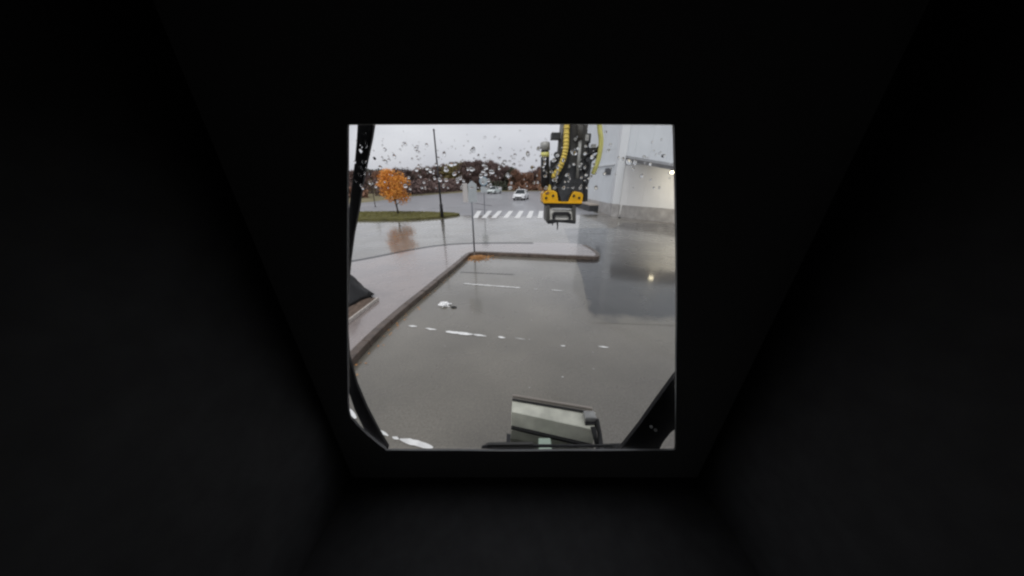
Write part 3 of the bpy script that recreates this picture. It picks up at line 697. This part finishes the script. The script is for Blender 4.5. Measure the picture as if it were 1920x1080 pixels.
# fill the four corner triangles left by the radial projection
for cx_, cz_ in ((x0, z0), (x1, z0), (x1, z1), (x0, z1)):
    cv = Vector((cx_, .74 + .05 * (3.05 - cz_), cz_)) + B0
    best = None
    for i in range(n_):
        j = (i + 1) % n_; a, b_ = outv[i], outv[j]
        on = lambda v: (abs(v.x - cx_) < 1e-5, abs(v.z - cz_) < 1e-5)
        if (on(a)[0] and on(b_)[1]) or (on(a)[1] and on(b_)[0]): best = (a + B0, b_ + B0)
    if best: ring.prism([best[0], best[1], cv], D)
ring.build('masking_frame', mat('frame_trim', (.30, .30, .30), rough=.9), cabo)
# windscreen pane in the opening
m = MB(); gl_in = [v + Vector((0, .012, 0)) for v in inn]; m.prism(gl_in, (0, .006, 0)); m.build('windscreen', GLASS, cabo)
# left front pillar, outside the glass
pil = [(686, 222), (682, 260), (676, 300), (669, 345), (662, 395), (654, 440), (648, 490), (643, 550), (642, 610), (646, 670), (659, 724), (676, 768), (697, 810), (716, 842)]
wid = [33, 29, 24, 21, 19, 17, 16, 15, 15, 16, 20, 24, 26, 26]
m = MB(); vs = []
for (a, b_), w_ in zip(pil, wid):
    l, r = gp(a - w_ / 2, b_, .045), gp(a + w_ / 2, b_, .045); vs += [l, r, r + Vector((-.004, .02, 0)), l + Vector((.004, .02, 0))]
fs = [(4*i+k, 4*i+(k+1)%4, 4*i+4+(k+1)%4, 4*i+4+k) for i in range(len(pil)-1) for k in range(4)] + [(0,1,2,3), tuple(4*(len(pil)-1)+k for k in range(4))[::-1]]
m.add(vs, fs); m.build('pillar', mat('pillar_paint', (.012, .012, .014), rough=.6), cabo, bevel=.004)
# wiper arm parked along the foot of the glass
m = MB(); m.tube([gp(905, 838, .03), gp(925, 834, .035), gp(1000, 836, .04), gp(1150, 836, .045)], [.006, .007, .007, .006], 6); wp_ = m.build('wiper_arm', BLACK, cabo)
m = MB(); m.prism([gp(902, 841, .03), gp(915, 834, .03), gp(1000, 833, .03), gp(1000, 846, .03)], (0, .012, 0)); m.build('wiper_blade', CHAR, cabo)
# right front pillar, slanting across the lower corner outside the glass
rin = [(1300, 664), (1264, 709), (1232, 752), (1200, 797), (1150, 860)]; rou = [(1300, 786), (1272, 801), (1258, 812), (1245, 828), (1228, 860)]
m = MB(); vs = []
for a, b_ in zip(rin, rou):
    l, r = gp(*a, .045), gp(*b_, .045); vs += [l, r, r + Vector((0, .02, 0)), l + Vector((0, .02, 0))]
m.add(vs, [(4*i+k, 4*i+(k+1)%4, 4*i+4+(k+1)%4, 4*i+4+k) for i in range(4) for k in range(4)] + [(0, 1, 2, 3), (19, 18, 17, 16)]); rp = m.build('pillar', MATS['pillar_paint'], cabo, bevel=.004)
for a, b_ in ((1221, 800), (1229, 806)):
    m = MB(); m.tube([gp(a, b_, .044), gp(a, b_, .034)], .007, 8); m.build('glint_stud', STEEL, rp)  # pale studs put in for the glints on the pillar

# --- boom and arm, on the right of the cab
AX = 1.10; AYD = 5.0
def q5(px, py, y=AYD): return atY(px, py, y)
m = MB()
def boxsec(path, wds, hts):
    vs = []; pts = [Vector(v) for v in path]
    for i, p_ in enumerate(pts):
        t = (pts[min(i+1, len(pts)-1)] - pts[max(i-1, 0)]).normalized(); sx = Vector((1, 0, 0)); up = sx.cross(t).normalized()
        for a, b_ in ((-1, -1), (1, -1), (1, 1), (-1, 1)): vs.append(p_ + sx * a * wds[i] / 2 + up * b_ * hts[i] / 2)
    return vs, [(4*i+k, 4*i+(k+1)%4, 4*i+4+(k+1)%4, 4*i+4+k) for i in range(len(pts)-1) for k in range(4)] + [(3,2,1,0), tuple(4*(len(pts)-1)+k for k in range(4))]
m.add(*boxsec([(1.22, -.9, 1.7), (1.2, .2, 3.4), (1.18, 1.6, 4.9), (1.14, 3.2, 5.7), (1.12, 4.6, 5.9)], [.4, .42, .42, .38, .34], [.5, .6, .65, .5, .36]))
m.build('boom', CHAR, ex, bevel=.02)
# arm: hangs down from the boom end
at, ab = q5(1076, 236), q5(1072, 345)
m = MB(); m.add(*boxsec([(1.10, 4.75, 6.1), (1.10, 4.85, 5.0), (at.x, 5.02, at.z + .15), (at.x, 5.05, at.z - .15), (at.x - .01, 5.06, (at.z + ab.z) / 2), (ab.x, 5.05, ab.z)],
                        [.32, .34, .38, .40, .43, .44], [.45, .50, .42, .40, .36, .30]))
arm = m.build('arm', CHAR, ex, bevel=.02)
def bolt(c, r, d, mt, par, name='bolt'):
    mm = MB(); mm.tube([c, c + Vector((0, -d, 0))], [r, r * .8], 10); mm.build(name, mt, par)
for a, b_ in ((1078, 262), (1086, 300), (1066, 312)): bolt(q5(a, b_, 4.87), .03, .05, STEEL, arm)
# bucket cylinder rod lying along the arm
m = MB(); m.tube([q5(1088, 222, 4.78), q5(1088, 262, 4.78)], .045, 12); cy = m.build('cylinder_barrel', CHAR, arm)
m = MB(); m.tube([q5(1088, 262, 4.78), q5(1082, 335, 4.80)], .026, 12); m.build('cylinder_rod', STEEL, cy)
# hoses
for pts_, y_ in (([(1030, 345), (1032, 312), (1040, 296), (1050, 292), (1052, 345)], 4.95), ([(1094, 345), (1094, 282), (1104, 274), (1112, 290), (1108, 318), (1104, 345)], 4.95)):
    mm = MB(); mm.prism([q5(a, b_, y_) for a, b_ in pts_], (0, .16, 0)); mm.build('side_bracket', STEELD, arm, bevel=.012)
def hose(pts, r, mt, name, ys, par=arm, rings=None):
    ps = catmull([q5(a, b_, y_) for (a, b_), y_ in zip(pts, ys)], 7); mm = MB(); mm.tube(ps, r, 10); h_ = mm.build(name, mt, par)
    return h_, ps
hA, psA = hose([(1063, 215), (1062, 250), (1061, 275), (1057, 295), (1049, 315), (1037, 333)], .041, HOSEY, 'hose', [4.72, 4.72, 4.71, 4.72, 4.76, 4.85])
for i in range(1, len(psA) - 1, 2):
    t = (psA[i+1] - psA[i]).normalized(); mm = MB(); mm.tube([psA[i] - t * .013, psA[i] + t * .013], .046, 10); mm.build('hose_band', HOSEY, hA)
hose([(1122, 215), (1125, 245), (1127, 265), (1124, 290), (1119, 308), (1112, 326)], .038, HOSEG, 'hose', [4.8, 4.8, 4.8, 4.82, 4.85, 4.9])
hose([(1070, 230), (1068, 270), (1066, 300), (1055, 330), (1045, 345)], .022, RUBBER, 'hose', [4.75, 4.75, 4.76, 4.8, 4.86])
hose([(1128, 268), (1120, 279), (1108, 288), (1098, 298), (1094, 320)], .024, RUBBER, 'hose', [4.86] * 5)
hose([(1124, 288), (1112, 298), (1103, 306), (1098, 318), (1102, 335)], .024, RUBBER, 'hose', [4.84] * 5)
hose([(1112, 286), (1100, 291), (1090, 305), (1088, 325)], .02, RUBBER, 'hose', [4.82] * 4)
hose([(1104, 300), (1106, 315), (1101, 330), (1098, 345)], .02, STEELD, 'hose', [4.83] * 4)
# fittings left and right of the arm
def pbox(px0, py0, px1, py1, y, dep, mt, name, par, bev=.008):
    a, b_ = q5(px0, py1, y), q5(px1, py0, y); mm = MB(); mm.box((a.x, y, a.z), (b_.x, y + dep, b_.z)); return mm.build(name, mt, par, bevel=bev)
pbox(1034, 248, 1052, 261, 4.86, .16, STEELD, 'link_ear', arm); pbox(1045, 260, 1053, 312, 4.9, .10, CHAR, 'link_bar', arm)
pbox(1094, 250, 1109, 268, 4.86, .16, STEELD, 'link_ear', arm); pbox(1097, 252, 1105, 264, 4.845, .012, STEEL, 'ear_cap', arm, .003)
pbox(1098, 268, 1105, 290, 4.9, .10, BLACK, 'link_bar', arm)
pbox(1104, 276, 1122, 286, 4.88, .12, BLACK, 'valve_block', arm); pbox(1086, 296, 1106, 318, 4.84, .12, STEELD, 'valve_block', arm); pbox(1110, 270, 1118, 277, 4.86, .08, STEEL, 'hose_coupling', arm, .004)
pbox(1032, 300, 1046, 318, 4.9, .12, BLACK, 'valve_block', arm); pbox(1026, 316, 1040, 348, 4.88, .14, STEELD, 'valve_block', arm)
for c_ in ((1043, 290), (1100, 300)): bolt(q5(*c_, 4.88), .045, .08, STEELD, arm, 'link_pin')

# --- tiltrotator
def pprism(pts, y, dep, mt, name, par, bev=.006):
    mm = MB(); mm.prism([q5(a, b_, y) for a, b_ in pts], (0, dep, 0)); return mm.build(name, mt, par, bevel=bev)
tr = pprism([(1031, 322), (1046, 304), (1092, 304), (1103, 318), (1103, 352), (1096, 366), (1070, 381), (1044, 381), (1034, 366)], 4.88, .34, STEELD, 'tiltrotator', ex, .015)
pprism([(1096, 330), (1103, 328), (1102, 377), (1095, 379)], 4.84, .36, BLACK, 'end_plate', tr)
# left tilt cylinder upright with cap and yellow band
a, b_ = q5(1022, 350, 4.84), q5(1022, 283, 4.84)
m = MB(); m.tube([a, a.lerp(b_, .9), b_], [.072, .068, .062], 14); tc_ = m.build('tilt_cylinder', BLACK, tr)
m = MB(); m.tube([q5(1022, 294.5, 4.84), q5(1022, 285.5, 4.84)], .070, 14); m.build('yellow_band', HOSEG, tc_)
m = MB(); m.tube([q5(1022, 282, 4.84), q5(1022, 268, 4.84), q5(1022, 266, 4.84)], [.078, .076, .055], 14); m.build('cylinder_cap', STEEL, tc_)
# yellow tilt brackets
lb_ = pprism([(1018, 378), (1018, 364), (1024, 358), (1039, 357), (1045, 362), (1047, 378)], 4.78, .42, YEL, 'yellow_bracket', tr, .012)
rb_ = pprism([(1065, 379), (1071, 366), (1077, 359), (1090, 361), (1094, 365), (1092, 379)], 4.78, .42, YEL, 'yellow_bracket', tr, .012)
pprism([(1018, 377.5), (1092, 378.5), (1091, 382), (1019, 381)], 4.765, .44, YEL, 'yellow_rail', tr, .004)
for par, c_ in ((lb_, (1024, 371)), (lb_, (1037, 367)), (rb_, (1086, 371)), (rb_, (1076, 367))): bolt(q5(*c_, 4.778), .022, .02, BLACK, par)
pprism([(1022, 362), (1029, 359), (1030, 363), (1024, 365)], 4.77, .02, BROWN, 'rust_patch', lb_, .002)
pprism([(1009, 352), (1011, 345), (1022, 349), (1033, 352), (1034, 358), (1011, 358)], 4.82, .2, BROWN, 'hose_clamp', tr)
pprism([(1026, 345), (1032, 347), (1034, 357), (1027, 357)], 4.80, .1, HOSEY, 'bracket_tab', tr)
pprism([(1056, 352), (1062, 352), (1061, 374), (1057, 374)], 4.84, .06, CHAR, 'centre_rib', tr)
pprism([(1045, 352), (1074, 352), (1064, 379), (1053, 379)], 4.772, .3, STEELD, 'centre_wedge', tr, .008)
# rotor housing below the yellow parts
pprism([(1017, 380.5), (1092, 382), (1087, 386), (1080, 389), (1025, 388)], 4.79, .40, BLACK, 'rotor_housing', tr)
# quick coupler, bare of any tool
CG = mat('coupler_grey', (.60, .59, .55), rough=.5, noise=.2, nscale=9)
mm = MB(); mm.prism([q5(1029, 387, 4.84), q5(1077, 387.5, 4.84), q5(1078, 415, 4.72), q5(1028, 414, 4.72)], (0, .3, .02)); qc = mm.build('quick_coupler', CG, tr, bevel=.008)
pprism([(1025, 386), (1031, 386), (1031, 417), (1024.5, 417)], 4.70, .42, CHAR, 'coupler_side', qc); pprism([(1074, 386), (1080, 386), (1080, 418), (1074, 418)], 4.70, .42, CHAR, 'coupler_side', qc)
pprism([(1036, 411), (1036, 402), (1040, 398), (1067, 398), (1071, 402), (1071, 411), (1067, 411), (1067, 403), (1041, 403), (1041, 411)], 4.69, .12, BLACK, 'coupler_hook', qc)
pprism([(1026, 413.5), (1036, 412), (1056, 413), (1070, 412), (1079, 415), (1079, 420), (1060, 418), (1045, 417), (1036, 419.5), (1027, 420)], 4.67, .40, BLACK, 'locking_bar', qc)
pprism([(1035, 391), (1072, 391.5), (1072, 393), (1035, 392.5)], 4.78, .06, TRIM, 'coupler_lip', qc, .002)
m = MB(); m.tube([q5(1045, 417, 4.9), q5(1045.5, 424, 4.9), q5(1045, 431, 4.9)], [.016, .012, .008], 8); m.build('hanging_pin', STEELD, qc)
m = MB(); m.tube([q5(1036, 419, 4.9), q5(1036, 423, 4.9)], [.012, .006], 8); m.build('grease_nipple', STEELD, qc)

# --- undercarriage, body and the metal box ahead of the cab
m = MB(); m.box((-.55, -3.0, .55), (.75, .95, 1.05)); uc = m.build('undercarriage', BLACK, ex, bevel=.03)
for y_ in (-2.5, .35):
    m = MB(); m.tube([(-1.05, y_, .52), (1.25, y_, .52)], .12, 12); m.build('axle', BLACK, uc)
    for x in (-.98, 1.18):
        m = MB(); m.tube([(x - .24, y_, .52), (x - .2, y_, .52), (x + .2, y_, .52), (x + .24, y_, .52)], [.44, .52, .52, .44], 26, smooth=False); wh = m.build('wheel', RUBBER, ex)
        sx = math.copysign(1, x - .1); m = MB(); m.tube([(x + sx * .242, y_, .52), (x + sx * .25, y_, .52)], .28, 18, smooth=False); m.build('rim', YEL, wh)
m = MB(); m.tube([(.1, -1.0, 1.05), (.1, -1.0, 1.3)], .6, 24, smooth=False); m.build('slew_ring', STEELD, ex)
m = MB(); m.box((-.8, -3.1, 1.3), (1.75, .75, 1.545)); dkx = m.build('deck', CHAR, ex, bevel=.02)
m = MB(); m.box((-.8, -3.2, 1.547), (1.75, -1.2, 2.5)); m.build('engine_cover', CHAR, ex, bevel=.06)
for (xa, ya) in ((-.6, -.8), (.7, -.8), (-.6, .6), (.7, .6)):
    pass
# metal box: bright sloping top face, rim, lower front; lies across ahead of the chassis
BZ = 1.02
tl, trr = ground(961, 745, BZ), ground(1117, 771, BZ)       # far rim
ml, mr = ground(959, 772, BZ - .03), ground(1115, 806, BZ - .03)
bl, br = ground(959, 797, BZ - .16), ground(1112, 832, BZ - .16)
fl, fr_ = ground(957, 822, BZ - .24), ground(1110, 856, BZ - .24)
m = MB(); vs = [tl + Vector((0,0,-.01)), trr + Vector((0,0,-.01)), mr, ml, br, bl]
lowv = [Vector((v.x, v.y, .62)) for v in (tl, trr, br, bl)]
m.add(vs + lowv, [(0, 1, 2, 3), (3, 2, 4, 5), (5, 4, 8, 9), (0, 6, 7, 1), (1, 7, 8, 4, 2), (0, 3, 5, 9, 6), (6, 9, 8, 7)])
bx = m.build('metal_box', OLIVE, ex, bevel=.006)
u_ = (trr - tl).normalized(); vv = (ml - tl); vv.z = 0; vv.normalize()
m = MB(); m.prism([tl + Vector((0,0,-.008)), trr - u_*.03 + Vector((0,0,-.008)), trr - u_*.03 - vv*.022 + Vector((0,0,-.008)), tl - vv*.022 + Vector((0,0,-.008))], (0, 0, .03)); m.build('rim', WALLP, bx, bevel=.004)
m = MB(); m.prism([tl + vv*.012 + Vector((0,0,-.006)), trr - u_*.09 + vv*.012 + Vector((0,0,-.006)), trr - u_*.09 + vv*.032 + Vector((0,0,-.009)), tl + vv*.032 + Vector((0,0,-.009))], (0, 0, .006)); m.build('rubber_seal', RUBBER, bx)
m = MB(); m.prism([bl + vv*.004, br + vv*.004, br + vv*.03, bl + vv*.03], (0, 0, -.02)); m.build('lower_seam', RUBBER, bx)
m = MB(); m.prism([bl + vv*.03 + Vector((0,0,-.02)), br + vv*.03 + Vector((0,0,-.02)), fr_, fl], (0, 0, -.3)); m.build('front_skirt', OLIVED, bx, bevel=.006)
hb = ground(1106, 783, BZ); m = MB(); m.box((hb.x - .05, hb.y - .03, BZ - .08), (hb.x + .05, hb.y + .05, BZ + .03)); m.build('latch', STEEL, bx, bevel=.012)
m = MB(); m.box((hb.x - .05, hb.y - .055, BZ - .10), (hb.x + .05, hb.y - .032, BZ - .01)); m.build('latch_plate', BLACK, bx)
m = MB(); m.tube([ground(1119, 786, BZ), ground(1124, 812, BZ - .05), ground(1128, 842, BZ - .05), ground(1126, 870, BZ - .05)], .018, 8); m.build('cable', RUBBER, bx)
m = MB(); m.tube([ground(1112, 800, BZ), ground(1120, 838, BZ - .1), ground(1170, 836, BZ - .2), ground(1200, 860, BZ - .2)], .022, 8); m.build('cable', RUBBER, bx)
gt = ground(1022, 831, BZ - .1); m = MB(); m.box((gt.x - .05, gt.y - .06, BZ - .2), (gt.x + .05, gt.y + .05, BZ - .1)); m.build('green_block', TAGG, bx, bevel=.008)
m = MB(); m.prism([bl + Vector((-.05, -.9, -.35)), br + Vector((.1, -.9, -.35)), br + Vector((.1, .2, -.35)), bl + Vector((-.05, .2, -.35))], (0, 0, -.12)); m.build('support_plate', BLACK, bx)

# --- raindrops on the outside of the glass
DROP = drop_mat(); m = MB()
def drop(px, py, rad, el=1.0, th=.45):
    c_ = gp(px, py, .0195); n1, n2 = 4, 10; vs = []; fs = []
    ex_ = Vector((1, 0, 0)); ez = Vector((0, -.05, 1)).normalized(); ey = Vector((0, 1, .05)).normalized(); wob = rng.uniform(.75, 1.25); ph = rng.uniform(0, 6)
    for i in range(n1):
        t = i / n1 * math.pi / 2
        for k in range(n2):
            a = 6.2832 * k / n2; r = rad * (1 + .12 * math.sin(2 * a + ph))
            vs.append(c_ + ex_ * math.cos(a) * r * math.cos(t) * wob + ez * math.sin(a) * r * el * math.cos(t) + ey * rad * th * math.sin(t))
    vs.append(c_ + ey * rad * th)
    for i in range(n1 - 1):
        for k in range(n2): fs.append((i*n2+k, i*n2+(k+1)%n2, (i+1)*n2+(k+1)%n2, (i+1)*n2+k))
    for k in range(n2): fs.append(((n1-1)*n2+k, (n1-1)*n2+(k+1)%n2, n1*n2))
    m.add(vs, fs, True); m.add([vs[k] for k in range(n2)][::-1], [tuple(range(n2))])
SC = .00125                                           # metres on the glass per photo pixel of radius
for (x, y, r) in ((800, 272, 4), (938, 279, 4.2), (909, 258, 3), (928, 257, 2.4), (687, 268, 4.5), (702, 297, 3.5), (688, 303, 3), (750, 305, 2.5), (825, 337, 7), (815, 334, 4), (877, 317, 4), (888, 317, 4),
                  (906, 322, 4.2), (922, 322, 6), (916, 338, 4.5), (951, 328, 4.5), (943, 308, 4), (769, 354, 4.5), (705, 350, 4), (1076, 287, 7), (1084, 278, 4), (1097, 288, 5), (1076, 308, 3.5), (1063, 328, 5), (1044, 332, 4),
                  (1090, 333, 4.5), (1021, 306, 4), (1022, 330, 4), (1045, 291, 4.5), (1040, 300, 4.5), (1034, 322, 4.5), (1178, 303, 8), (1190, 304, 6), (1168, 298, 5), (1160, 296, 4), (1184, 312, 4), (1136, 248, 3.5), (1145, 272, 3.5),
                  (1230, 290, 3), (1243, 293, 3), (1223, 267, 3), (1240, 262, 3), (1066, 340, 3), (1099, 328, 4), (684, 250, 3), (678, 276, 3)):
    drop(x, y, r * SC * .85, rng.uniform(.8, 1.1))
for k in range(260):
    y = min(352, rng.gauss(318, 26)); x = rng.uniform(660, 1120) if rng.random() < .9 else rng.uniform(1120, 1262)
    if y < 240: continue
    drop(x, y, SC * rng.choice([1.2, 1.6, 2.0, 2.6, 3.2, 4.2]), rng.uniform(.8, 1.3))
for k in range(40): drop(rng.uniform(670, 1120), rng.uniform(240, 300), SC * rng.uniform(.9, 1.8))
for k in range(26): drop(rng.uniform(690, 1240), rng.uniform(360, 780), SC * rng.uniform(.7, 1.5))
tag(m.build('raindrops', DROP), 'clear raindrops scattered over the upper windscreen', 'raindrops', kind='stuff')
